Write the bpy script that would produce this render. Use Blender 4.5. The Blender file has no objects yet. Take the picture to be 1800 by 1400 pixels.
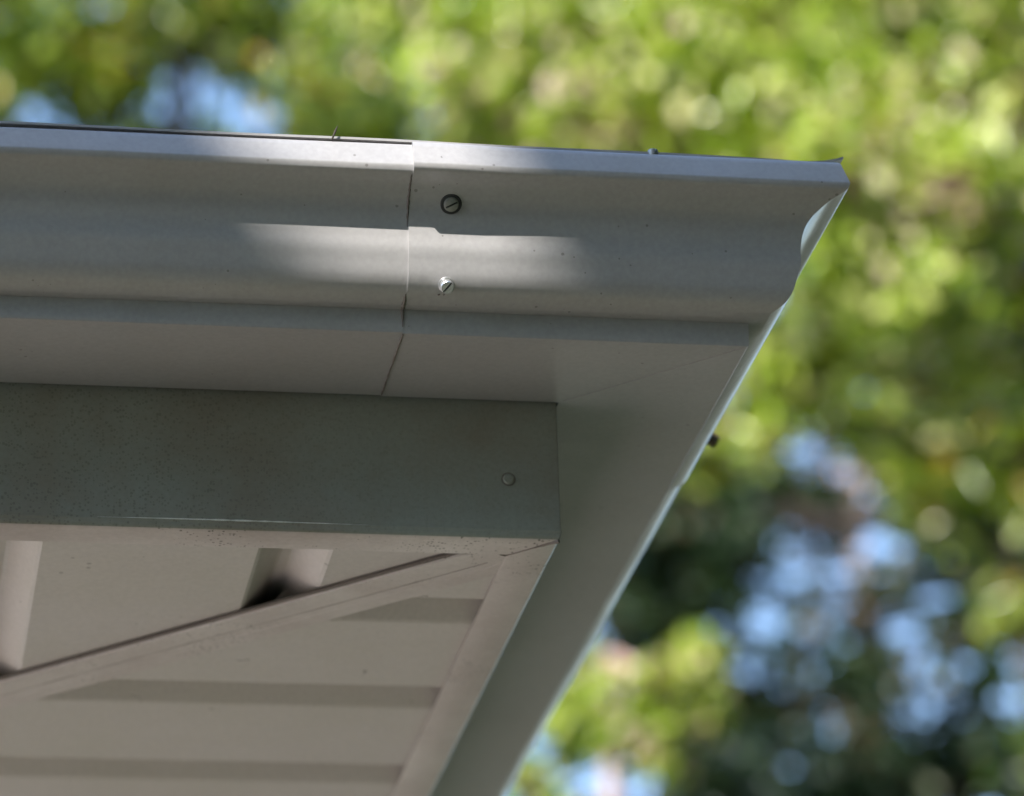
import bpy, bmesh, math, random
import numpy as np
from mathutils import Vector, Matrix

# ---------------------------------------------------------------- camera
S = bpy.context.scene
U = 0.07                     # metres per fascia height
EAVE = 2.26                  # world height of the fascia's lower edge
CAM_U = Vector((-4.787, -25.002, -9.399))
ROW = ((0.9859552, -0.16427777, -0.03008594),
       (-0.03494384, -0.37907568, 0.92470566),
       (0.16331343, 0.91066703, 0.37949213))
FPX = 7114.36
cam_d = bpy.data.cameras.new('camera')
cam = bpy.data.objects.new('camera', cam_d)
S.collection.objects.link(cam)
S.camera = cam
CAM = Vector((CAM_U.x * U, CAM_U.y * U, CAM_U.z * U + EAVE))
m = Matrix.Identity(4)
for i in range(3):
    m[i][0] = ROW[0][i]; m[i][1] = ROW[1][i]; m[i][2] = -ROW[2][i]; m[i][3] = CAM[i]
cam.matrix_world = m
cam_d.sensor_width = 36
cam_d.lens = FPX / 1800 * 36
cam_d.clip_start = 0.05
cam_d.clip_end = 3000
cam_d.dof.use_dof = True
cam_d.dof.focus_distance = 1.84
cam_d.dof.aperture_fstop = 7.6
cam_d.dof.aperture_blades = 0

# ---------------------------------------------------------------- sky, sun
SUN_EL = math.radians(42.6)
SUN_AZ = math.radians(-36.0)          # left of the front's outward normal
TO_SUN = Vector((math.sin(SUN_AZ) * math.cos(SUN_EL), -math.cos(SUN_AZ) * math.cos(SUN_EL), math.sin(SUN_EL)))
w = bpy.data.worlds.new('World'); S.world = w; w.use_nodes = True
nt = w.node_tree
sky = nt.nodes.new('ShaderNodeTexSky'); sky.sky_type = 'NISHITA'; sky.sun_disc = False
sky.sun_elevation = SUN_EL
sky.sun_rotation = math.atan2(TO_SUN.x, TO_SUN.y)
sky.air_density = 1.0; sky.dust_density = 0.6; sky.ozone_density = 2.6
bg = nt.nodes['Background']; bg.inputs['Strength'].default_value = 0.15
nt.links.new(sky.outputs[0], bg.inputs[0])
sd = bpy.data.lights.new('sun', 'SUN'); sd.energy = 3.25; sd.angle = math.radians(0.53); sd.color = (1.0, 0.955, 0.89)
sun = bpy.data.objects.new('sun', sd); S.collection.objects.link(sun)
sun.rotation_euler = TO_SUN.to_track_quat('Z', 'Y').to_euler()
S.view_settings.view_transform = 'Standard'; S.view_settings.look = 'None'
S.view_settings.exposure = 1.63; S.view_settings.gamma = 1.0
S.render.engine = 'CYCLES'
S.cycles.max_bounces = 8; S.cycles.diffuse_bounces = 5; S.cycles.transmission_bounces = 4

# ---------------------------------------------------------------- helpers
C = S.collection
rnd = random.Random(4)
rng = np.random.default_rng(11)

def tag(o, label=None, cat=None, group=None, kind=None):
    if label: o['label'] = label
    if cat: o['category'] = cat
    if group: o['group'] = group
    if kind: o['kind'] = kind
    return o

def empty(name, loc):
    o = bpy.data.objects.new(name, None); o.location = loc; C.objects.link(o); return o

def link(name, me, mat, parent=None, smooth=None):
    me.materials.append(mat)
    o = bpy.data.objects.new(name, me); C.objects.link(o)
    if smooth is not None:
        for p in me.polygons: p.use_smooth = True
        me.set_sharp_from_angle(angle=math.radians(smooth))
    if parent:
        o.parent = parent
        # vertices were given in world metres
        root = Vector((0, 0, 0)); p = parent
        while p: root += p.location; p = p.parent
        me.transform(Matrix.Translation(-root))
    return o

def W(x, y, z):              # structure units -> world metres
    return Vector((x * U, y * U, z * U + EAVE))

def mesh_obj(name, vs, fs, mat, parent=None, smooth=None):
    me = bpy.data.meshes.new(name); me.from_pydata([tuple(v) for v in vs], [], fs)
    bm = bmesh.new(); bm.from_mesh(me); bmesh.ops.recalc_face_normals(bm, faces=bm.faces); bm.to_mesh(me); bm.free()
    return link(name, me, mat, parent, smooth)

def thicken(prof, t, side=1):
    """closed outline of a sheet of thickness t along an open (d,z) line"""
    n = len(prof); off = []
    for i in range(n):
        a = Vector(prof[max(i - 1, 0)]); b = Vector(prof[min(i + 1, n - 1)])
        if 0 < i < n - 1:
            d1 = (Vector(prof[i]) - a).normalized(); d2 = (b - Vector(prof[i])).normalized()
            n1 = Vector((-d1.y, d1.x)); n2 = Vector((-d2.y, d2.x)); nn = (n1 + n2)
            k = 1 / max(0.45, 1 + n1.dot(n2)); nn = nn * k
        else:
            d = (b - a).normalized(); nn = Vector((-d.y, d.x))
        off.append((prof[i][0] + nn.x * t * side, prof[i][1] + nn.y * t * side))
    return list(prof) + off[::-1]

def sweep(name, sections, mat, parent, smooth=32, cap=True):
    """sections: list of equally long closed rings of 3D points"""
    n = len(sections[0]); vs = [p for s in sections for p in s]; fs = []
    for k in range(len(sections) - 1):
        for i in range(n):
            j = (i + 1) % n
            fs.append((k * n + i, k * n + j, (k + 1) * n + j, (k + 1) * n + i))
    if cap:
        # ends: strips between outer and offset line, safe for thin sheets
        h = n // 2
        for base in (0, (len(sections) - 1) * n):
            for i in range(h - 1):
                fs.append((base + i, base + i + 1, base + n - 2 - i, base + n - 1 - i))
    return mesh_obj(name, vs, fs, mat, parent, smooth)

def box_bm(bm, lo, hi, bevel=0):
    r = bmesh.ops.create_cube(bm, size=1)
    for v in r['verts']:
        v.co = Vector([lo[i] + (v.co[i] + .5) * (hi[i] - lo[i]) for i in range(3)])

def smoothline(pts, sub=4, sharp=()):
    """Catmull-Rom through pts, broken at indices in sharp"""
    out = []
    n = len(pts)
    for i in range(n - 1):
        p1, p2 = Vector(pts[i]), Vector(pts[i + 1])
        p0 = Vector(pts[i - 1]) if i > 0 and i not in sharp else p1 * 2 - p2
        p3 = Vector(pts[i + 2]) if i + 2 < n and (i + 1) not in sharp else p2 * 2 - p1
        for k in range(sub):
            t = k / sub
            v = .5 * ((2 * p1) + (-p0 + p2) * t + (2 * p0 - 5 * p1 + 4 * p2 - p3) * t * t + (-p0 + 3 * p1 - 3 * p2 + p3) * t ** 3)
            out.append((v.x, v.y))
    out.append(tuple(pts[-1]))
    return out

# ---------------------------------------------------------------- materials
def new_mat(name):
    mt = bpy.data.materials.new(name); mt.use_nodes = True
    return mt, mt.node_tree, mt.node_tree.nodes['Principled BSDF']

def nd(t, kind, **kw):
    n = t.nodes.new(kind)
    for k, v in kw.items():
        if k in n.inputs: n.inputs[k].default_value = v
        else: setattr(n, k, v)
    return n

def mixc(t, fac, a, b):
    mx = nd(t, 'ShaderNodeMix', data_type='RGBA')
    for s, v in ((mx.inputs[0], fac), (mx.inputs[6], a), (mx.inputs[7], b)):
        if hasattr(v, 'links') or isinstance(v, bpy.types.NodeSocket): t.links.new(v, s)
        else: s.default_value = v
    return mx.outputs[2]

def ramp(t, src, stops):
    r = nd(t, 'ShaderNodeValToRGB'); e = r.color_ramp.elements
    while len(e) < len(stops): e.new(0.5)
    for x, (p, c) in zip(e, stops): x.position = p; x.color = c if len(c) == 4 else (*c, 1)
    t.links.new(src, r.inputs[0]); return r.outputs[0]

def paint(name, base, tint, speck=0.55, dens=0.5, rough=0.34, specksize=260, bump=0.02, clustered=True, specular=0.5, metal=0.0, coat=0.0, leftward=False, srad=0.34, warp=0.25, mott=(0.32, 0.68)):
    """weathered sheet-metal paint: soft mottling, tiny dirt specks, faint streaks"""
    mt, t, b = new_mat(name)
    g = nd(t, 'ShaderNodeNewGeometry')
    n1 = nd(t, 'ShaderNodeTexNoise', Scale=9.0, Detail=6.0, Roughness=0.62)
    n2 = nd(t, 'ShaderNodeTexNoise', Scale=420.0, Detail=3.0)
    n3 = nd(t, 'ShaderNodeTexNoise', Scale=16.0, Detail=4.0, Roughness=0.6)
    vo = nd(t, 'ShaderNodeTexVoronoi', Scale=float(specksize), Randomness=1.0)
    for n in (n1, n2, n3, vo): t.links.new(g.outputs['Position'], n.inputs['Vector'])
    col = mixc(t, ramp(t, n1.outputs[0], [(mott[0], (0, 0, 0)), (mott[1], (1, 1, 1))]), (*base, 1), (*tint, 1))
    fine = ramp(t, n2.outputs[0], [(0.3, (0.93, 0.93, 0.93)), (0.7, (1.04, 1.04, 1.04))])
    mul = nd(t, 'ShaderNodeMix', data_type='RGBA', blend_type='MULTIPLY'); mul.inputs[0].default_value = 1
    t.links.new(col, mul.inputs[6]); t.links.new(fine, mul.inputs[7])
    # specks: voronoi cell centres, kept only where a random cell value and a patch mask agree
    sp = nd(t, 'ShaderNodeMath', operation='LESS_THAN'); t.links.new(vo.outputs['Distance'], sp.inputs[0])
    rad = nd(t, 'ShaderNodeMapRange'); sepc = nd(t, 'ShaderNodeSeparateColor'); t.links.new(vo.outputs['Color'], sepc.inputs[0])
    rad.inputs['From Min'].default_value = 1 - dens; rad.inputs['From Max'].default_value = 1.0
    rad.inputs['To Min'].default_value = 0.0; rad.inputs['To Max'].default_value = srad
    t.links.new(sepc.outputs[0], rad.inputs['Value'])
    mask = ramp(t, n3.outputs[0], [(0.44, (0, 0, 0)), (0.60, (1, 1, 1))]) if clustered else None
    if mask:
        mm = nd(t, 'ShaderNodeMath', operation='MULTIPLY'); t.links.new(rad.outputs[0], mm.inputs[0]); t.links.new(mask, mm.inputs[1])
        t.links.new(mm.outputs[0], sp.inputs[1])
    else: t.links.new(rad.outputs[0], sp.inputs[1])
    sc = nd(t, 'ShaderNodeMath', operation='MULTIPLY'); t.links.new(sp.outputs[0], sc.inputs[0]); sc.inputs[1].default_value = speck
    if leftward:              # the beam is dirtiest away from the corner
        sx = nd(t, 'ShaderNodeSeparateXYZ'); t.links.new(g.outputs['Position'], sx.inputs[0])
        mr = nd(t, 'ShaderNodeMapRange'); t.links.new(sx.outputs[0], mr.inputs['Value'])
        mr.inputs['From Min'].default_value = -0.20; mr.inputs['From Max'].default_value = -0.06
        mr.inputs['To Min'].default_value = speck; mr.inputs['To Max'].default_value = speck * .3
        t.links.new(mr.outputs[0], sc.inputs[1])
    col2 = mixc(t, sc.outputs[0], mul.outputs[2], (0.07, 0.06, 0.045, 1))
    t.links.new(col2, b.inputs['Base Color'])
    rr = nd(t, 'ShaderNodeMapRange'); t.links.new(n3.outputs[0], rr.inputs['Value'])
    rr.inputs['To Min'].default_value = rough - .05; rr.inputs['To Max'].default_value = rough + .10
    t.links.new(rr.outputs[0], b.inputs['Roughness'])
    b.inputs['Specular IOR Level'].default_value = specular
    b.inputs['Metallic'].default_value = metal; b.inputs['Coat Weight'].default_value = coat; b.inputs['Coat Roughness'].default_value = 0.22
    bp = nd(t, 'ShaderNodeBump', Strength=bump, Distance=0.001); t.links.new(n2.outputs[0], bp.inputs['Height'])
    n4 = nd(t, 'ShaderNodeTexNoise', Scale=17.0, Detail=2.0); t.links.new(g.outputs['Position'], n4.inputs['Vector'])
    bq = nd(t, 'ShaderNodeBump', Strength=warp, Distance=0.004); t.links.new(n4.outputs[0], bq.inputs['Height']); t.links.new(bp.outputs[0], bq.inputs['Normal'])
    t.links.new(bq.outputs[0], b.inputs['Normal'])
    return mt

M_gut = paint('gutter_paint', (0.372, 0.364, 0.366), (0.348, 0.334, 0.328), speck=0.5, dens=0.06, specksize=380, rough=0.35, bump=0.02, metal=0.12, coat=0.10)
M_fas = paint('fascia_paint', (0.272, 0.283, 0.252), (0.242, 0.222, 0.185), speck=0.34, dens=0.7, specksize=760, clustered=False, rough=0.36, bump=0.08, leftward=True, srad=0.55, coat=0.15, mott=(0.42, 0.60))
M_pan = paint('panel_paint', (0.53, 0.485, 0.465), (0.50, 0.46, 0.42), speck=0.45, dens=0.06, specksize=240, rough=0.45)
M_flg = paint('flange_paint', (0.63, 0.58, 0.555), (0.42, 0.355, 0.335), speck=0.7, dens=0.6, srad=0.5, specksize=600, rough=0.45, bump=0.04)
M_dirt_shade = paint('seam_dirt_shade', (0.12, 0.10, 0.09), (0.2, 0.17, 0.15), rough=0.8)  # real dirt, and the painted shadow lines in open joints
def plain(name, col, rough=0.5, metal=0.0):
    mt, t, b = new_mat(name)
    n = nd(t, 'ShaderNodeTexNoise', Scale=700.0, Detail=3.0); g = nd(t, 'ShaderNodeNewGeometry'); t.links.new(g.outputs['Position'], n.inputs['Vector'])
    t.links.new(mixc(t, n.outputs[0], (*[c * .75 for c in col], 1), (*[min(1, c * 1.2) for c in col], 1)), b.inputs['Base Color'])
    b.inputs['Roughness'].default_value = rough; b.inputs['Metallic'].default_value = metal
    return mt
M_zinc = plain('zinc_screw', (0.72, 0.72, 0.72), 0.28, 0.9)
M_dull = plain('dull_screw', (0.30, 0.30, 0.28), 0.45, 0.7)
M_dark = plain('dark_rubber', (0.03, 0.03, 0.028), 0.7)
M_rust = plain('rusty_screw', (0.16, 0.13, 0.09), 0.8, 0.2)
M_twig = plain('dry_twig', (0.05, 0.04, 0.03), 0.9)

# ---------------------------------------------------------------- ground
def concrete():
    mt, t, b = new_mat('concrete'); g = nd(t, 'ShaderNodeNewGeometry')
    n = nd(t, 'ShaderNodeTexNoise', Scale=2.5, Detail=8.0); n2 = nd(t, 'ShaderNodeTexNoise', Scale=90.0, Detail=4.0)
    br = nd(t, 'ShaderNodeTexBrick', Scale=0.8); br.offset = 0; br.inputs['Mortar Size'].default_value = 0.008
    br.inputs['Color1'].default_value = br.inputs['Color2'].default_value = (1, 1, 1, 1); br.inputs['Mortar'].default_value = (0.35, 0.33, 0.3, 1)
    for x in (n, n2, br): t.links.new(g.outputs['Position'], x.inputs['Vector'])
    c = mixc(t, n.outputs[0], (0.77, 0.66, 0.575, 1), (0.83, 0.725, 0.64, 1))
    c = mixc(t, ramp(t, n2.outputs[0], [(0.3, (0.2, 0.2, 0.2)), (0.5, (0, 0, 0))]), c, (0.3, 0.27, 0.24, 1))
    mu = nd(t, 'ShaderNodeMix', data_type='RGBA', blend_type='MULTIPLY'); mu.inputs[0].default_value = 1
    t.links.new(c, mu.inputs[6]); t.links.new(br.outputs[0], mu.inputs[7]); t.links.new(mu.outputs[2], b.inputs['Base Color'])
    b.inputs['Roughness'].default_value = 0.85
    return mt
def lawn():
    mt, t, b = new_mat('lawn'); g = nd(t, 'ShaderNodeNewGeometry')
    n = nd(t, 'ShaderNodeTexNoise', Scale=0.8, Detail=10.0, Roughness=0.7); n2 = nd(t, 'ShaderNodeTexNoise', Scale=60.0, Detail=6.0)
    for x in (n, n2): t.links.new(g.outputs['Position'], x.inputs['Vector'])
    c = mixc(t, n.outputs[0], (0.04, 0.05, 0.02, 1), (0.09, 0.085, 0.05, 1))
    t.links.new(mixc(t, ramp(t, n2.outputs[0], [(0.4, (0, 0, 0)), (0.7, (.6, .6, .6))]), c, (0.10, 0.12, 0.04, 1)), b.inputs['Base Color'])
    b.inputs['Roughness'].default_value = 0.9
    bp = nd(t, 'ShaderNodeBump', Strength=0.8, Distance=0.03); t.links.new(n2.outputs[0], bp.inputs['Height']); t.links.new(bp.outputs[0], b.inputs['Normal'])
    return mt
bm = bmesh.new()
bmesh.ops.create_circle(bm, cap_ends=True, segments=96, radius=900)
me = bpy.data.meshes.new('ground'); bm.to_mesh(me); bm.free()
tag(link('ground', me, lawn()), kind='structure')
bm = bmesh.new(); box_bm(bm, (-14, -1.3, -0.1), (-1.12, 7.0, 0.06))
bmesh.ops.bevel(bm, geom=bm.edges[:], offset=0.01, segments=2, affect='EDGES')
me = bpy.data.meshes.new('patio'); bm.to_mesh(me); bm.free()
tag(link('patio', me, concrete()), kind='structure')

# ---------------------------------------------------------------- the patio roof
roof = empty('patio_roof', (0, 0, EAVE))
tag(roof, 'beige painted metal patio roof corner with box gutter, fascia beam and ribbed soffit', 'patio roof')
L = 57.0                      # roof length in units (4 m)

PROF = [(0.015, 1.0), (1.080, 1.0), (1.094, 1.012), (1.098, 1.155), (1.165, 1.162), (1.225, 1.182), (1.290, 1.220),
        (1.338, 1.288), (1.368, 1.383), (1.390, 1.466), (1.393, 1.556), (1.403, 1.640), (1.426, 1.715), (1.463, 1.769),
        (1.508, 1.808), (1.563, 1.846), (1.632, 1.872), (1.676, 1.892), (1.690, 1.925), (1.686, 1.95), (1.647, 2.090), (1.632, 2.106), (1.55, 2.106)]
OUT = smoothline(PROF, 5, sharp=(0, 1, 3, 4, 19, 20, 21, 22))
def gut_ring(push=0.0, dz=0.0, lipz=0.0, lipd=0.0, lipc=0.0, t=0.022):
    ln = []
    for d, z in OUT:
        k = min(1, max(0, (z - 1.85) / 0.05))
        kk = min(1, max(0, (d - 0.9) / 0.2)) * (.2 + .8 * min(1, max(0, (z - 1.155) / 0.06)))
        pd = d + push * kk + lipd * k * min(1, max(0, (2.09 - z) / 0.15)) + lipc * k
        pz = z + dz + lipz * min(1, max(0, (z - 1.9) / 0.2)) - (push if z < 1.02 and push > 0 else 0) * 0.5
        ln.append((pd, pz))
    return thicken(ln, t, 1)

def wob(s, z, a=0.004):
    return a * (math.sin(s * 0.9 + z * 2.1) + .6 * math.sin(s * 2.3 + z * 4 + 1.3))

# left section of the front gutter
secs = []
for x in list(np.linspace(-L, -6, 18)) + list(np.linspace(-5.5, -1.165, 24)):
    f = max(0, (-1.2 - x))
    r = gut_ring(push=0.0, dz=-0.004 * min(f / 3, 1), lipz=-0.006 - 0.004 * min(f / 2.6, 2), lipc=-0.018)
    secs.append([W(x, -(d + wob(x, z) * (z > 1.05)), z) for d, z in r])
g_left = sweep('gutter', secs, M_gut, roof, 28)
g_left['label'] = 'long straight run of front gutter left of the lap joint'

# corner section, mitred, with the return that runs back along the side
secs = []
XS = [-1.200, -1.18, -1.14, -1.05, -1.02, -0.985, -0.965, -0.945, -0.925, -0.905]
PUSH = 0.014
for x in XS[:10]:
    r = gut_ring(push=PUSH, lipz=-0.006 * (x + 1.25), lipc=0.003)
    secs.append([W(x, -(d + wob(x, z, .003) * (z > 1.05)), z) for d, z in r])
x9 = XS[9]
r = gut_ring(push=PUSH, lipz=-0.006, lipc=-0.010)
for t in (0.15, 0.3, 0.45, 0.6, 0.75, 0.88, 1.0):
    secs.append([W(x9 + (d - x9) * t, -(d + wob(x9, z, .003) * (z > 1.05) * (1 - t)), z) for d, z in r])
for t in (0.12, 0.25, 0.4, 0.55, 0.7, 0.85, 1.0):
    secs.append([W(d + wob(t * 3, z, .003) * (z > 1.05) * t, -d + (2.0 + d) * t, z) for d, z in r])
g_cor = sweep('gutter', secs, M_gut, roof, 28)
g_cor['label'] = 'mitred corner piece of the gutter with screws'
# side run behind the corner piece
secs = []
for y in list(np.linspace(1.93, 8, 14)) + list(np.linspace(9, L, 16)):
    r = gut_ring(push=-0.004)
    secs.append([W(d + wob(y, z, .004) * (z > 1.05), y, z) for d, z in r])
g_side = sweep('gutter', secs, M_gut, roof, 28)
g_side['label'] = 'side gutter running back from the corner'

def tube(name, pts, rad, mat, parent=None, seg=8, smooth=60):
    vs = []; fs = []
    n = len(pts)
    for i, p in enumerate(pts):
        p = Vector(p); a = Vector(pts[max(0, i - 1)]); b = Vector(pts[min(n - 1, i + 1)]); d = (b - a).normalized()
        u = d.orthogonal().normalized() if i == 0 else (u - d * u.dot(d)).normalized()
        v = d.cross(u); rr = rad[i] if isinstance(rad, (list, tuple)) else rad
        for k in range(seg):
            an = 2 * math.pi * k / seg
            vs.append(p + (u * math.cos(an) + v * math.sin(an)) * rr)
    for i in range(n - 1):
        for k in range(seg):
            fs.append((i * seg + k, i * seg + (k + 1) % seg, (i + 1) * seg + (k + 1) % seg, (i + 1) * seg + k))
    fs.append(tuple(range(seg))[::-1]); fs.append(tuple((n - 1) * seg + k for k in range(seg)))
    if name is None: return vs, fs
    return mesh_obj(name, vs, fs, mat, parent, smooth)

# fine folded seam across the mitre, under the corner
tube('mitre_seam', [W(0.04, -0.04, 0.992), W(0.5, -0.5, 0.992), W(1.07, -1.07, 0.992)], [0.004 * U, 0.004 * U, 0.004 * U], M_gut, g_cor, 6)
# grime along the lap joint, and its open gap's shadow painted dark
seam_pts = []
sub = [p for p in OUT if p[1] > 1.0]
def seam(name, lo, hi, wd, parent, x=-1.25):
    pts = [(d, z) for d, z in OUT if lo <= z <= hi and d > 1.0]
    P = [W(x + rnd.uniform(-.002, .002), -(d + 0.012), z) for d, z in pts]
    n = len(P); rad = [wd * U * (0.25 + 0.75 * math.sin(math.pi * (i + .5) / n)) * rnd.uniform(.7, 1.2) for i in range(n)]
    tube(name, P, rad, M_dirt_shade, parent, 6)
seam('joint_grime_shadow', 1.60, 1.875, 0.009, g_left, -1.208)
seam('joint_grime_shadow', 1.02, 1.20, 0.013, g_left, -1.208)
P = [W(-1.204 + rnd.uniform(-.0015, .0015), -y, 0.987) for y in np.linspace(1.08, 0.06, 26)]
tube('joint_grime_shadow', P, [0.0055 * U * rnd.uniform(.7, 1.2) for _ in P], M_dirt_shade, g_left, 6)

# thin guard sheet lying over the gutter mouth
secs = []
for x in list(np.linspace(-L, -5, 16)) + list(np.linspace(-4.6, 1.2, 30)) + [1.35, 1.46, 1.56, 1.62, 1.66, 1.69]:
    lift = 0.0
    if x > 1.3: lift = 0.05 * ((x - 1.3) / .38) ** 3
    base = 2.120 - 0.016 * max(0, min(1, (x + 1.25) / 2.6))
    ed = 1.612
    y0 = -ed - wob(x, 0, .002)
    if x > 1.2: y0 = -1.612 + (x - 1.2) * .05
    zz = base + lift + 0.003 * math.sin(x * 3.1)
    secs.append([W(x, y0, zz), W(x, y0 + 0.35, zz + .02), W(x, min(-0.02, -0.0), zz + .03),
                 W(x, min(-0.02, -0.0), zz + .045), W(x, y0 + 0.35, zz + .036), W(x, y0, zz + .016)])
gd = sweep('gutter_guard', secs, M_gut, roof, 30)
# side guard
secs = []
for y in [-1.30, -0.8, 0, 2, 6, 15, 30, L]:
    secs.append([W(1.60, y, 2.110), W(1.25, y, 2.118), W(0.02, y, 2.13), W(0.02, y, 2.146), W(1.25, y, 2.134), W(1.60, y, 2.124)])
sweep('gutter_guard', secs, M_gut, roof, 30)

# fascia beams: channel, flange turned inwards, mitred at the corner
FW = 0.322
fprof = [(0.0, 2.0), (0.0, 0.085), (0.004, 0.062), (-0.002, 0.05), (-0.004, 0.03), (-0.015, 0.010), (-0.034, 0.0),
         (-FW + 0.02, 0.0), (-FW, 0.004)]
fline = smoothline(fprof[:7], 3, sharp=(0, 1)) + fprof[7:]
fring = thicken(fline, 0.024, -1)
def fas(offset, cut=0.0, side=False, dz=0.0):
    out = []
    for s in list(np.linspace(L, 6, 14)) + list(np.linspace(5.5, 0.6, 16)) + ['m']:
        ring = []
        for d, z in fring:
            if s == 'm': x = d - cut
            else: x = -s
            dd = d + (wob(0 if s == 'm' else s, z, 0.0035) * (0.1 < z < 1.9) * (s != 'm'))
            zz = z + (dz if s == 'm' and z < .09 else 0)
            ring.append(W(x, -dd, zz) if not side else W(dd, -x, zz))
        out.append(ring)
    return out
f_front = sweep('fascia_beam', fas(0, 0.004), M_fas, roof, 30)
f_front['label'] = 'front fascia beam under the gutter, speckled with grime'
f_side = sweep('fascia_beam', fas(0, 0.004, True, -0.004), M_fas, roof, 30)
f_side['label'] = 'side fascia beam running back from the corner'
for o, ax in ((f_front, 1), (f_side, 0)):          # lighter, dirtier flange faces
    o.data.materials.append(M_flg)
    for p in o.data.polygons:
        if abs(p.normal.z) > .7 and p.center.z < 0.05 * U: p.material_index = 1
# mitre gap where the flanges meet: an open dark slit at the tip
tube('mitre_gap', [W(-0.012, 0.012, -0.003), W(-0.08, 0.065, -0.003), W(-0.17, 0.165, -0.001), W(-FW, FW, 0.0)],
     [0.014 * U, 0.011 * U, 0.006 * U, 0.005 * U], M_dirt_shade, f_front, 6)
# scraped bright line along the bend
sc = [W(x, -0.0045 - wob(-x, .062, .0035) * 0, 0.068 + .003 * math.sin(x * 2)) for x in np.linspace(-3.1, -1.3, 40)]
tube('scratch', sc, [0.0055 * U * max(.1, math.sin(math.pi * i / 39)) * rnd.uniform(.5, 1.2) for i in range(40)],
     plain('bare_metal', (0.75, 0.76, 0.76), 0.35, 0.3), f_front, 5)

# rivet
def disc_stack(name, rings, mat, parent, pos, axis, seg=24, smooth=40):
    """lathe: rings of (r, h) along axis"""
    q = Vector(axis).normalized().to_track_quat('Z', 'Y'); vs = []; fs = []
    for r, h in rings:
        for k in range(seg):
            a = 2 * math.pi * k / seg
            vs.append(Vector(pos) + q @ Vector((r * math.cos(a), r * math.sin(a), h)) * U)
    for i in range(len(rings) - 1):
        for k in range(seg):
            fs.append((i * seg + k, i * seg + (k + 1) % seg, (i + 1) * seg + (k + 1) % seg, (i + 1) * seg + k))
    fs.append(tuple(range(seg))); fs.append(tuple((len(rings) - 1) * seg + k for k in range(seg)))
    return mesh_obj(name, vs, fs, mat, parent, smooth)
rv = W(-0.345, -0.001, 0.4265)
disc_stack('rivet', [(0.040, 0), (0.040, 0.003), (0.035, 0.0035), (0.033, 0.008), (0.030, 0.012), (0.014, 0.013)], M_fas, f_front, rv, (0, -1, 0))
disc_stack('rivet_stain', [(0.049, 0.0), (0.049, 0.0016)], M_dirt_shade, f_front, rv, (0, -1, 0))

# slotted hex-head screws with a collar
def screw(pos, axis, r, h, ang, m_head, m_slot, parent, washer=None, tilt=0):
    a = Vector(axis).normalized(); q = a.to_track_quat('Z', 'Y') @ Matrix.Rotation(math.radians(ang), 3, 'Z').to_quaternion()
    pos = Vector(pos)
    base = disc_stack('screw', [(r * 1.22, -0.01), (r * 1.22, 0.008), (r * 1.12, 0.016), (r * .99, 0.018), (r * .99, h * .55), (r * .9, h * .6)], m_head, parent, pos, axis, 30)
    # two halves of the head either side of the slot
    g = r * 0.13; vs = []; fs = []
    for sgn in (1, -1):
        pts = []
        N = 12
        for k in range(N + 1):
            t = -math.pi / 2 + math.pi * k / N
            x = r * math.cos(t) * sgn; y = r * math.sin(t)
            x = max(abs(x), g) * sgn
            pts.append((x, y))
        b0 = len(vs)
        for (hh, sc_) in ((h * .45, 1), (h * .92, 1), (h, .86)):
            for x, y in pts: vs.append(pos + q @ Vector((sgn * max(g, abs(x) * sc_), y * sc_, hh)) * U)
        n = len(pts)
        for l in range(2):
            for k in range(n):
                kk = (k + 1) % n
                fs.append((b0 + l * n + k, b0 + l * n + kk, b0 + (l + 1) * n + kk, b0 + (l + 1) * n + k))
        fs.append(tuple(b0 + 2 * n + k for k in range(n)))
    mesh_obj('screw_head', vs, fs, m_head, base, 35)
    sl = []
    bm = bmesh.new(); box_bm(bm, (-g * 1.05, -r * .92, h * .58), (g * 1.05, r * .92, h * .66))
    me = bpy.data.meshes.new('slot'); bm.to_mesh(me); bm.free()
    me.transform(Matrix.Scale(U, 4)); me.transform(q.to_matrix().to_4x4()); me.transform(Matrix.Translation(pos))
    link('slot', me, m_slot, base)
    if washer:
        disc_stack('washer', [(washer, -0.012), (washer, 0.006), (washer * .93, 0.012), (r, 0.013)], M_dark, base, pos, axis, 30)
    return base
def nrm(z):
    best = min(range(1, len(OUT) - 1), key=lambda i: abs(OUT[i][1] - z) + (0 if OUT[i][0] > 1 else 9))
    a, b = OUT[best - 1], OUT[best + 1]; t = Vector((b[0] - a[0], b[1] - a[1])).normalized()
    return OUT[best], Vector((0, -t.y, -t.x))        # outward normal in world axes for the front
p, n = nrm(1.757); screw(W(-0.928, -(p[0] + .015), 1.757), n, 0.043, 0.032, -62, M_dull, M_dark, g_cor, washer=0.070)
p, n = nrm(1.249); screw(W(-0.950, -(p[0] + .014), 1.245), (n + Vector((-.05, 0, 0.05))), 0.044, 0.10, -40, M_zinc, M_dark, g_cor)
s3 = screw(W(1.650, 2.68, 1.885), (0.85, 0.05, -0.5), 0.044, 0.10, 20, M_rust, M_dark, g_side)
s4 = screw(W(0.40, -1.60, 2.082), (0.0, -0.05, 1), 0.034, 0.065, 20, M_dull, M_dark, gd)

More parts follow.
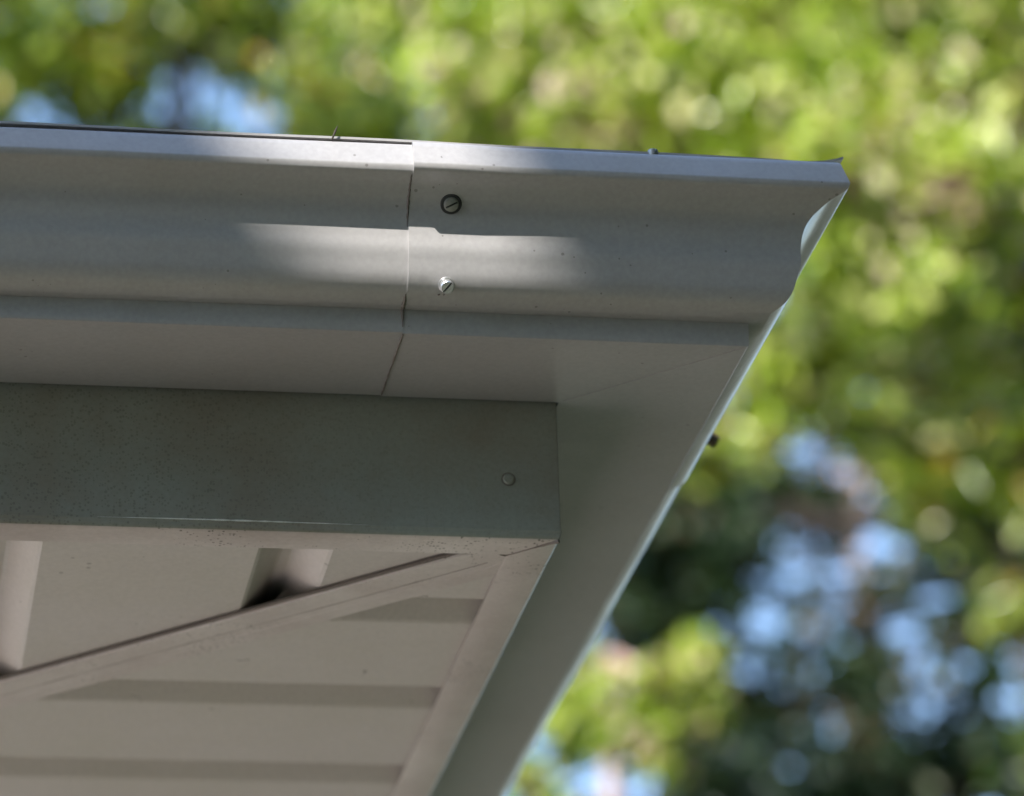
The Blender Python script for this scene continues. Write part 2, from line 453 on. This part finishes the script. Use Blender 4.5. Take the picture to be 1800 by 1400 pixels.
# roof panels: ribbed soffit sheets, front bay ribs run back, side bay ribs run sideways
ZP = 0.045
def rib_z(u, first, pitch=1.95):
    """height of the ribbed sheet at coordinate u; returns breakpoints"""
    return None
def rib_points(lo, hi, first, pitch=1.95, a=0.20, c=0.09, b=0.19, h=0.20):
    pts = [(lo, 0)]; k = math.floor((lo - first) / pitch)
    x = first + k * pitch
    while x < hi:
        e = .013
        for dx, z in ((-0.06, 0), (-e, 0), (e, e * h / a if a > .1 else e * 2), (a - e if a > .1 else a, h - e), (a + e, h), (a + c - e, h), (a + c + e, h - e), (a + c + b - e, e), (a + c + b + e, 0), (a + c + b + .06, 0)):
            if lo < x + dx < hi and x + dx > pts[-1][0]: pts.append((x + dx, z))
        x += pitch
    pts.append((hi, 0)); return pts
def bay(name, front, mat):
    """triangular bay between fascia and hip; sheet clipped along the 45 degree hip"""
    pts = rib_points(-L, -0.25 if front else -0.35, -1.975 if front else -1.36 - .18)
    if not front:
        pts = rib_points(0.25, L, 1.345, 1.95, a=0.03, c=0.28, b=0.20, h=0.17)
    vs = []; fs = []
    t = 0.015
    for u, z in pts:
        if front:
            x = u; y0 = 0.20; y1 = max(-u - 0.02, 0.21)
            if z > .05: y1 = max(-u + 0.32, 0.21)
            row = [(x, y0, ZP + z), (x, y1, ZP + z), (x, y1, ZP + z + t), (x, y0, ZP + z + t)]
        else:
            y = u; x0 = -0.20; x1 = min(-u + 0.02, -0.21)
            row = [(x0, y, ZP + z), (x1, y, ZP + z), (x1, y, ZP + z + t), (x0, y, ZP + z + t)]
        vs += [W(*p) for p in row]
    for i in range(len(pts) - 1):
        for k in range(4):
            fs.append((i * 4 + k, i * 4 + (k + 1) % 4, i * 4 + 4 + (k + 1) % 4, i * 4 + 4 + k))
    return mesh_obj(name, vs, fs, mat, roof)
bay('roof_panel', True, M_pan)['label'] = 'ribbed soffit panel with its ribs running back from the front fascia'
bay('roof_panel', False, M_pan)['label'] = 'ribbed soffit panel with its ribs running parallel to the front fascia'
# unseen skin above, added so no light leaks into the bays from over top
mesh_obj('roof_skin', [W(-L, 0.03, 0.5), W(-0.03, 0.03, 0.5), W(-0.03, L, 0.5), W(-L, L, 1.6), W(-L, 0.03, 0.54), W(-0.03, 0.03, 0.54), W(-0.03, L, 0.54), W(-L, L, 1.64)],
         [(0, 1, 2, 3), (7, 6, 5, 4), (0, 4, 5, 1), (1, 5, 6, 2), (2, 6, 7, 3), (3, 7, 4, 0)], M_pan, roof)
# hip trim along the diagonal: a flat cover strip with a narrow step
def hip(name, o1, o2, z0, z1, z2, mat):
    dn = Vector((0.7071, 0.7071)); secs = []
    for s in [0.30, 0.5, 1, 1.5, 2, 3, 4, 6, 10, 20, 40, 56]:
        c = Vector((-s, s))
        ring = []
        for o, z in ((o1, z0), (o1 + .01, z1), ((o1 + o2) / 2, z1), (o2 - .01, z1), (o2, z2), (o2, z2 + .02), ((o1 + o2) / 2, z1 + .03), (o1, z0 + .02)):
            v = c + dn * o
            if v.y < FW - .05: v.y = FW - .05
            if v.x > -FW + .05: v.x = -FW + .05
            ring.append(W(v.x, v.y, z))
        secs.append(ring)
    vs = [p for s in secs for p in s]; fs = []; n = 8
    for k in range(len(secs) - 1):
        for i in range(n): fs.append((k * n + i, k * n + (i + 1) % n, (k + 1) * n + (i + 1) % n, (k + 1) * n + i))
    fs.append(tuple(range(n))); fs.append(tuple((len(secs) - 1) * n + i for i in range(n)))
    return mesh_obj(name, vs, fs, mat, roof, 30)
hip('hip_trim', -0.20, 0.13, 0.026, 0.002, 0.016, M_flg)['label'] = 'wide flat cover strip along the hip'
hip('hip_trim', 0.135, 0.30, 0.018, 0.010, 0.034, M_flg)['label'] = 'narrow stepped edge of the hip strip'
def diag(s, o, z): return W(-s + .7071 * o, s + .7071 * o, z)
tube('hip_crease', [diag(s, .03 + .008 * math.sin(s * 2), 0.0015) for s in np.linspace(.45, 5, 40)], [0.0035 * U * rnd.uniform(.2, 1) for _ in range(40)], M_dirt_shade, roof, 5)
tube('hip_shadow', [diag(s, -0.208, 0.028) for s in np.linspace(.36, 8, 60)], 0.017 * U, M_dirt_shade, roof, 6)  # dark tube painting the shadow line between strip and panel

# cobweb threads, hairs and scuffs on the soffit
for px_, py_, ln_, an_ in [(-0.62, 0.75, .14, .5), (-1.05, 1.02, .10, 1.9), (-1.9, 2.75, .12, .2), (-0.95, 2.9, .09, 1.2), (-2.6, 3.6, .16, .7), (-1.5, 1.95, .08, 2.4), (-0.72, 1.25, .07, 2.2)]:
    pts_ = [W(px_ + ln_ * t * math.cos(an_) + .02 * math.sin(t * 5), py_ + ln_ * t * 2 * math.sin(an_) + .03 * math.cos(t * 4), ZP - .004) for t in np.linspace(0, 1, 9)]
    tube('scuff', pts_, [.0024 * U * rnd.uniform(.3, 1) for _ in pts_], M_dirt_shade, roof, 5)
# dirt caught below the lower screw
tube('grime', [W(-1.00 + .03 * t, -1.262 - .012, 1.205 - .012 * math.sin(t * 6)) for t in np.linspace(0, 2, 12)], [.006 * U * rnd.uniform(.1, 1) for _ in range(12)], M_dirt_shade, g_cor, 5)

# dry pine needle stuck under the guard
tag(tube('twig', [W(-1.72, -1.62, 2.11), W(-1.70, -1.645, 2.16), W(-1.685, -1.64, 2.20)], [0.006 * U, 0.008 * U, 0.002 * U], M_twig, None, 6),
    'tiny dark twig poking up above the gutter left of the lap joint', 'twig')

# ---------------------------------------------------------------- trees
def at(px, py, dist):
    """world point seen at photograph pixel px,py at a horizontal distance dist from the camera (a placing aid)"""
    r = Vector(((px - 900) / FPX, (700 - py) / FPX, 1))
    d = Vector([ROW[0][i] * r.x + ROW[1][i] * r.y + ROW[2][i] * r.z for i in range(3)])
    return CAM + d * (dist / math.hypot(d.x, d.y))

def leaf_mat(name, stops, trans=0.45, rough=0.45):
    mt, t, b = new_mat(name)
    g = nd(t, 'ShaderNodeNewGeometry')
    n = nd(t, 'ShaderNodeTexNoise', Scale=2.6, Detail=3.0); t.links.new(g.outputs['Position'], n.inputs['Vector'])
    ad = nd(t, 'ShaderNodeMath', operation='MULTIPLY_ADD'); t.links.new(n.outputs[0], ad.inputs[0]); ad.inputs[1].default_value = 1.1
    t.links.new(g.outputs['Random Per Island'], ad.inputs[2])
    sb = nd(t, 'ShaderNodeMath', operation='SUBTRACT'); t.links.new(ad.outputs[0], sb.inputs[0]); sb.inputs[1].default_value = 0.52
    c = ramp(t, sb.outputs[0], stops)
    t.links.new(c, b.inputs['Base Color']); b.inputs['Roughness'].default_value = rough
    b.inputs['Specular IOR Level'].default_value = 0.5
    tr = nd(t, 'ShaderNodeBsdfTranslucent')
    mu = nd(t, 'ShaderNodeMix', data_type='RGBA', blend_type='MULTIPLY'); mu.inputs[0].default_value = 1
    t.links.new(c, mu.inputs[6]); mu.inputs[7].default_value = (1.25, 1.3, 0.45, 1); t.links.new(mu.outputs[2], tr.inputs[0])
    ms = nd(t, 'ShaderNodeMixShader'); ms.inputs[0].default_value = trans
    t.links.new(b.outputs[0], ms.inputs[1]); t.links.new(tr.outputs[0], ms.inputs[2])
    t.links.new(ms.outputs[0], t.nodes['Material Output'].inputs[0])
    return mt
L_lime = leaf_mat('lime_leaves', [(0.0, (0.07, 0.13, 0.008)), (0.25, (0.22, 0.33, 0.015)), (0.55, (0.42, 0.52, 0.05)), (0.8, (0.62, 0.64, 0.22)), (0.95, (0.62, 0.54, 0.33)), (1.0, (0.42, 0.27, 0.22))], 0.22, 0.24)  # ramp ends widened to put leaf shadows and highlights into the colour
L_mid = leaf_mat('green_leaves', [(0.0, (0.03, 0.06, 0.006)), (0.45, (0.14, 0.21, 0.012)), (0.8, (0.36, 0.45, 0.07)), (0.96, (0.50, 0.52, 0.24)), (0.985, (0.42, 0.30, 0.04)), (1.0, (0.42, 0.28, 0.03))], 0.34, 0.24)
L_dark = leaf_mat('dark_leaves', [(0.0, (0.012, 0.028, 0.012)), (0.6, (0.03, 0.06, 0.022)), (0.93, (0.06, 0.09, 0.03)), (1.0, (0.16, 0.09, 0.05))], 0.25, 0.35)  # dark tones put the tree's shade into its leaves
L_shade = leaf_mat('shade_leaves', [(0.0, (0.02, 0.05, 0.015)), (0.6, (0.04, 0.09, 0.025)), (1.0, (0.08, 0.14, 0.04))], 0.5, 0.4)
def bark(name, a, b2):
    mt, t, b = new_mat(name); g = nd(t, 'ShaderNodeNewGeometry')
    mp = nd(t, 'ShaderNodeMapping'); mp.inputs['Scale'].default_value = (14, 14, 4); t.links.new(g.outputs['Position'], mp.inputs[0])
    n = nd(t, 'ShaderNodeTexNoise', Scale=1.0, Detail=8.0, Roughness=0.7); t.links.new(mp.outputs[0], n.inputs['Vector'])
    t.links.new(ramp(t, n.outputs[0], [(0.35, a), (0.62, b2)]), b.inputs['Base Color']); b.inputs['Roughness'].default_value = 0.85
    bp = nd(t, 'ShaderNodeBump', Strength=0.7, Distance=0.02); t.links.new(n.outputs[0], bp.inputs['Height']); t.links.new(bp.outputs[0], b.inputs['Normal'])
    return mt
B_brown = bark('brown_bark', (0.03, 0.022, 0.018), (0.09, 0.065, 0.05))
B_pale = bark('pale_bark', (0.46, 0.22, 0.14), (0.62, 0.55, 0.50))
B_red = bark('reddish_bark', (0.36, 0.14, 0.08), (0.50, 0.26, 0.17))

def leaves_mesh(name, cen, size, up=0.12, aspect=0.55):
    """one mesh of many small folded leaves at the given centres"""
    n = len(cen)
    nr = rng.normal(size=(n, 3)); nr[:, 2] += up * 2; nr /= np.linalg.norm(nr, axis=1)[:, None]
    ax = rng.normal(size=(n, 3)); ax -= nr * (ax * nr).sum(1)[:, None]; ax /= np.linalg.norm(ax, axis=1)[:, None]
    sd_ = np.cross(nr, ax)
    ln = size * rng.uniform(0.65, 1.3, n)[:, None]; wd = ln * aspect
    fold = nr * wd * 0.25
    V = np.stack([cen - ax * ln * .5, cen - ax * ln * .12 + sd_ * wd * .5 + fold, cen + ax * ln * .25 + sd_ * wd * .38 + fold, cen + ax * ln * .5 - nr * ln * .1,
                  cen + ax * ln * .25 - sd_ * wd * .38 + fold, cen - ax * ln * .12 - sd_ * wd * .5 + fold], 1).reshape(-1, 3)
    base = (np.arange(n) * 6)[:, None]
    F = np.concatenate([base + np.array([[0, 1, 2, 3]]), base + np.array([[0, 3, 4, 5]])], 1).reshape(-1)
    me = bpy.data.meshes.new(name)
    me.vertices.add(len(V)); me.vertices.foreach_set('co', V.astype(np.float32).ravel())
    me.loops.add(len(F)); me.loops.foreach_set('vertex_index', F.astype(np.int32))
    me.polygons.add(len(F) // 4); me.polygons.foreach_set('loop_start', np.arange(0, len(F), 4, dtype=np.int32))
    me.update(calc_edges=True)
    return me

def blob_points(c, r, n, clump=0.35, squash=0.8, flat=1.0):
    """leaf centres gathered into twig-sized clumps inside an uneven ball"""
    k = max(3, n // 26)
    d = rng.normal(size=(k, 3)); d /= np.linalg.norm(d, axis=1)[:, None]
    tw = d * (rng.uniform(0, 1, k) ** 0.42)[:, None] * r
    tw *= (1 + 0.25 * np.sin(d[:, 0] * 5 + c[0] * 3) * np.cos(d[:, 2] * 4 + c[1]))[:, None]
    tw[:, 2] *= squash; tw[:, 1] *= flat
    idx = rng.integers(0, k, n)
    return np.array(c)[None] + tw[idx] + rng.normal(size=(n, 3)) * r * clump * 0.45

def tree(label, base, blobs, leaf, lm, bm_, tr=0.14, cat='tree', group=None, top=None, density=1.0, gap=None, aspect=.55, name='broadleaf_tree', clump=.35, flat=1.0):
    base = Vector(base)
    root = empty(name, base); tag(root, label, cat, group)
    cen = sum((Vector(b[0]) for b in blobs), Vector()) / len(blobs)
    top = Vector(top) if top else cen
    vs = []; fs = []
    def add(pts, rad, seg=8):
        if gap and seg < 9:
            q_ = np.array([tuple(Vector(a).lerp(Vector(b), f)) for a, b in zip(pts[:-1], pts[1:]) for f in (0, .2, .4, .6, .8, 1)])
            if not gap(q_).all(): return
        v, f = tube(None, pts, rad, None, seg=seg); o = len(vs); vs.extend(v); fs.extend([tuple(i + o for i in q_) for q_ in f])
    N = 9; spine = []
    for i in range(N):
        t = i / (N - 1)
        p_ = base.lerp(top, t) + Vector((math.sin(t * 5 + base.x), math.cos(t * 4 + base.y), 0)) * 0.09 * math.sin(math.pi * t)
        spine.append(p_)
    add(spine, [tr * (1.25 - .25 * min(1, i)) * (1 - 0.72 * i / (N - 1)) for i in range(N)], 12)
    P = []
    for c, r, n in blobs:
        c = Vector(c)
        # limb leaves the trunk where it is lower than the blob
        k = max(2, min(N - 1, int(N * max(.3, min(.98, (c.z - base.z - r * 1.2) / max(.5, top.z - base.z))))))
        a = spine[k]; mid = a.lerp(c, .5) + Vector((0, 0, .12 * r)); rad0 = tr * .24 * (1 - .5 * k / N)
        add([a, a.lerp(mid, .5) + Vector((0, 0, -.03)), mid, mid.lerp(c, .5), c], [rad0, rad0 * .8, rad0 * .6, rad0 * .45, rad0 * .2], 7)
        for _ in range(5):
            d = Vector(rng.normal(size=3)).normalized() * r * .85
            s0 = mid.lerp(c, rnd.uniform(.3, 1))
            add([s0, s0.lerp(c + d, .5) + Vector((0, 0, .04)), c + d], [rad0 * .28, rad0 * .18, rad0 * .06], 5)
        P.append(blob_points(tuple(c), r, int(n * density), clump, flat=flat))
    P = np.concatenate(P)
    if gap:
        P = P[gap(P)]
    mesh_obj('trunk', vs, fs, bm_, root, 60)
    link('crown', leaves_mesh('crown', P, leaf, aspect=aspect), lm, root)
    return root

def blobs_px(lst, dist, dens=1.0):
    """(px, py, radius px, leaves, depth offset)"""
    out = []
    for px, py, rp, n, dd in lst:
        D = dist + dd; c = at(px, py, D); out.append((tuple(c), rp * D / 0.925 / FPX, int(n * dens)))
    return out

def foot(px, dist):
    p = at(px, 1000, dist); return (p.x, p.y, 0)

# 1 big sunlit tree filling the upper right
L1 = []
for px, py, rp, n, dd in [(760, -60, 190, 900, 0), (900, 110, 150, 700, -.2), (1080, 40, 200, 1100, 0), (1290, 60, 200, 1100, -.3), (1500, 40, 200, 1100, 0), (1720, 60, 200, 1000, .2),
                          (850, 250, 110, 320, .3), (1050, 210, 150, 800, -.2), (1230, 220, 150, 800, 0), (1420, 200, 160, 850, -.4), (1600, 190, 170, 800, .1), (1780, 260, 170, 700, .3),
                          (1500, 380, 130, 500, -.2), (1610, 500, 120, 500, -.5), (1500, 300, 110, 400, -.6), (1700, 330, 120, 450, -.6), (1480, 470, 90, 260, -.5), (1640, 420, 150, 560, .3), (1500, 560, 110, 420, 0), (1640, 600, 120, 260, .3), (1400, 640, 100, 330, .1), (1780, 560, 120, 330, .5),
                          (1340, 760, 80, 150, .2), (1900, 150, 260, 900, .5), (2050, 420, 260, 700, .6), (1200, -250, 330, 1200, .2), (1600, -260, 330, 1200, .4), (850, -300, 300, 900, .4),
                          (1100, -560, 300, 900, .4), (1500, -600, 350, 1100, .5), (1950, -350, 330, 900, .8)]:
    L1.append((px, py, rp, n, dd))
tree('tall sunlit tree with yellow-green leaves filling the upper right behind the gutter corner', foot(2900, 11.6), blobs_px(L1, 11, 2.3), 0.07, L_lime, B_brown, 0.16, top=tuple(at(1950, -150, 11.4)), clump=.6)

# 2 darker tree at the upper left
L2 = [(690, 150, 60, 130, 0), (640, 60, 60, 110, .1), (660, 210, 60, 110, .2), (-60, 60, 150, 520, 0), (110, 120, 120, 420, .2), (250, 40, 120, 260, 0), (420, 90, 130, 420, .3), (560, 160, 110, 420, -.2), (480, -60, 180, 500, .2), (60, -90, 200, 600, .3), (250, 200, 110, 260, .4),
      (700, 10, 90, 160, .2), (-220, 0, 240, 600, .4), (250, -260, 300, 700, .3), (-50, -400, 300, 600, .5), (550, -350, 280, 600, .5), (350, 330, 170, 400, .5), (0, 330, 170, 400, .5), (620, 330, 120, 300, .6)]
tree('mid green tree with small sky gaps above the left end of the gutter', foot(150, 14.2), blobs_px(L2, 13.5, 0.9), 0.095, L_mid, B_brown, 0.15, clump=.75)

# 3 tree low on the right, shade put into its leaf colour, sky showing through
L3 = [(1420, 1080, 130, 110, 0), (1560, 1080, 110, 80, .2), (1640, 1230, 90, 80, 0), (1720, 1230, 60, 60, 0), (1580, 1200, 60, 60, 0), (1500, 1180, 100, 36, .3), (1350, 1130, 80, 36, .3), (1590, 980, 90, 36, 0), (1170, 880, 85, 600, 0), (1200, 1000, 80, 560, .2), (1140, 1090, 80, 500, .2), (1090, 1000, 60, 300, .4), (1290, 900, 60, 220, .1), (1150, 900, 90, 420, 0), (1130, 1050, 110, 520, .3), (1280, 980, 80, 300, 0), (1330, 860, 80, 300, .5), (1240, 1060, 70, 200, .2), (1450, 900, 90, 320, .6), (1600, 820, 110, 420, .3), (1740, 800, 110, 420, 0),
      (1760, 960, 100, 400, .3), (1700, 1090, 70, 220, 0), (1640, 930, 60, 160, .2), (1360, 1240, 90, 320, .5), (1260, 1330, 110, 460, .3), (1440, 1380, 120, 460, 0), (1340, 1440, 120, 400, .4), (1520, 1160, 45, 110, .3), (1560, 1330, 90, 260, .2),
      (1690, 1360, 100, 340, .4), (1800, 1330, 80, 220, 0), (1740, 1170, 45, 90, .2), (1480, 1240, 55, 110, .2), (1210, 1180, 70, 200, .6), (1000, 1250, 130, 380, .8), (1900, 1000, 140, 500, .5), (1900, 700, 200, 600, .6), (1600, 1550, 200, 600, .5), (1250, 1560, 220, 600, .4), (950, 1500, 200, 500, .5)]
tree('tree low on the right, its shade put into dark leaf colour, with blue sky showing between its leaves', foot(2400, 18.6), blobs_px(L3, 17.5, 1.15), 0.1, L_dark, B_brown, 0.2, name='shaded_tree', top=tuple(at(2000, 600, 18.2)), clump=.6, flat=.5)

# 4 mid-green tree, right edge
L4 = [(1260, 800, 60, 150, .1), (1560, 720, 90, 130, 0), (1720, 700, 110, 240, .2), (1660, 860, 80, 200, 0), (1830, 850, 110, 360, .3), (1460, 760, 60, 50, .1), (1870, 620, 160, 500, .4), (1980, 900, 180, 500, .3), (1790, 1080, 60, 120, .2), (2050, 1200, 200, 500, .4)]
tree('loose mid green tree at the right edge below the sunlit one', foot(2350, 15.2), blobs_px(L4, 14.6, 1.6), 0.095, L_mid, B_brown, 0.13, clump=.8)

# 5 low lime shrub-like tree with a pale trunk, beside the side gutter
L5 = [(1200, 1190, 65, 260, 0), (1110, 1260, 80, 330, .1), (1230, 1260, 55, 190, 0), (1150, 1340, 60, 130, .1), (1000, 1300, 60, 160, .2), (1240, 1170, 45, 110, 0), (960, 1440, 110, 240, .2), (1020, 1200, 60, 140, .2)]
tree('small bright lime tree with a pale trunk low beside the side gutter', foot(1025, 10.9), blobs_px(L5, 10.6), 0.07, L_lime, B_pale, 0.075, top=tuple(at(1072, 1150, 10.8)))

# 6 slender pale tree further back
L6 = [(1400, 700, 70, 160, 0), (1500, 760, 80, 200, .2), (1330, 820, 60, 120, 0), (1620, 680, 80, 200, .3), (1450, 620, 100, 240, .2)]
tree('slender pale barked tree seen in short pieces between the dark leaves', foot(1395, 19.2), blobs_px(L6, 19.2, 1.5), 0.08, L_mid, B_pale, 0.11, top=tuple(at(1505, 900, 19.2)))

# ---------------------------------------------------------------- shade tree over the camera, dappling the gutter
PATCH = W(-1.27, -1.5, 1.88)
su = TO_SUN.normalized(); a1 = su.cross(Vector((0, 0, 1))).normalized(); a2 = su.cross(a1).normalized()
A1 = np.array(a1); A2 = np.array(a2); PC = np.array(PATCH)
SIDE = 1 if a1.x > 0 else -1
def gap(Pn):
    v = Pn - PC; x = (v @ A1) * SIDE; y = (v @ A2)
    # opening cut in the unseen crown to shape the sun patch on the gutter
    xl = -0.114 + 1.0 * np.maximum(0, y - 0.002)
    h = np.abs(np.sin(Pn[:, 0] * 913.7 + Pn[:, 1] * 317.3) * 43758.5) % 1.0
    inside = (x > xl) & (((x + .019) / 0.096) ** 2 + ((y - .003) / 0.097) ** 2 < 1)
    ragged = inside & (x > 0.02) & (h < 0.0)
    return ~inside | ragged
cc = PATCH + TO_SUN * 5.0
bl = []
for dx, dy, dz, r, n in [(0.05, 0, 0, .62, 5200), (.5, .1, .05, .5, 3000), (-.42, -.1, -.1, .5, 2600), (.1, -.4, .5, .45, 1600), (-.1, .2, -.4, .45, 1700), (.35, .35, -.35, .4, 1400)]:
    bl.append((tuple(cc + Vector((dx, dy, dz))), r, n))
tree('leafy shade tree standing in front of the patio, outside the photograph', (cc.x - 1.6, cc.y - 1.5, 0), bl, 0.085, L_mid, B_brown, 0.14, gap=gap, top=tuple(cc + Vector((-.55, -.35, -.95))), clump=.75, density=1.7)

# unseen trees added to block sky light and darken the gutter's shaded faces
k = 0
for x, y, h, r, lab in [(3.8, -0.8, 6.2, 2.1, 'unseen tall dark tree added for shade, level with the eave on the right'), (-9.5, -12.5, 8.5, 3.0, 'unseen round dark tree added for shade, farthest left of its row'), (-4.5, -13, 8.0, 3.4, 'unseen round dark tree added for shade, second from the left of its row'),
                        (1.0, -11.5, 11, 3.6, 'unseen tall round dark tree added for shade, in the middle of its row'), (6.5, -10, 11, 3.6, 'unseen round dark tree added for shade, second from the right of its row'),
                        (9.0, -4.5, 8.5, 3.0, 'unseen round dark tree added for shade, farthest right of its row'), (3.6, -5.6, 7.4, 2.4, 'unseen tall dark tree added for shade, close before the patio on the right'), (6.4, 1.0, 8.0, 3.0, 'unseen round dark tree added for shade, beside the patio roof on the right')]:
    bb = []
    for i in range(12):
        an = i * 2.4
        bb.append(((x + r * .62 * math.cos(an), y + r * .62 * math.sin(an), h * .28 + (i / 11) * h * .85), r * .55, 1500))
    tree(lab, (x, y, 0), bb, 0.22, L_shade, B_brown, 0.18, group='unseen dark trees added for shade', clump=.7)
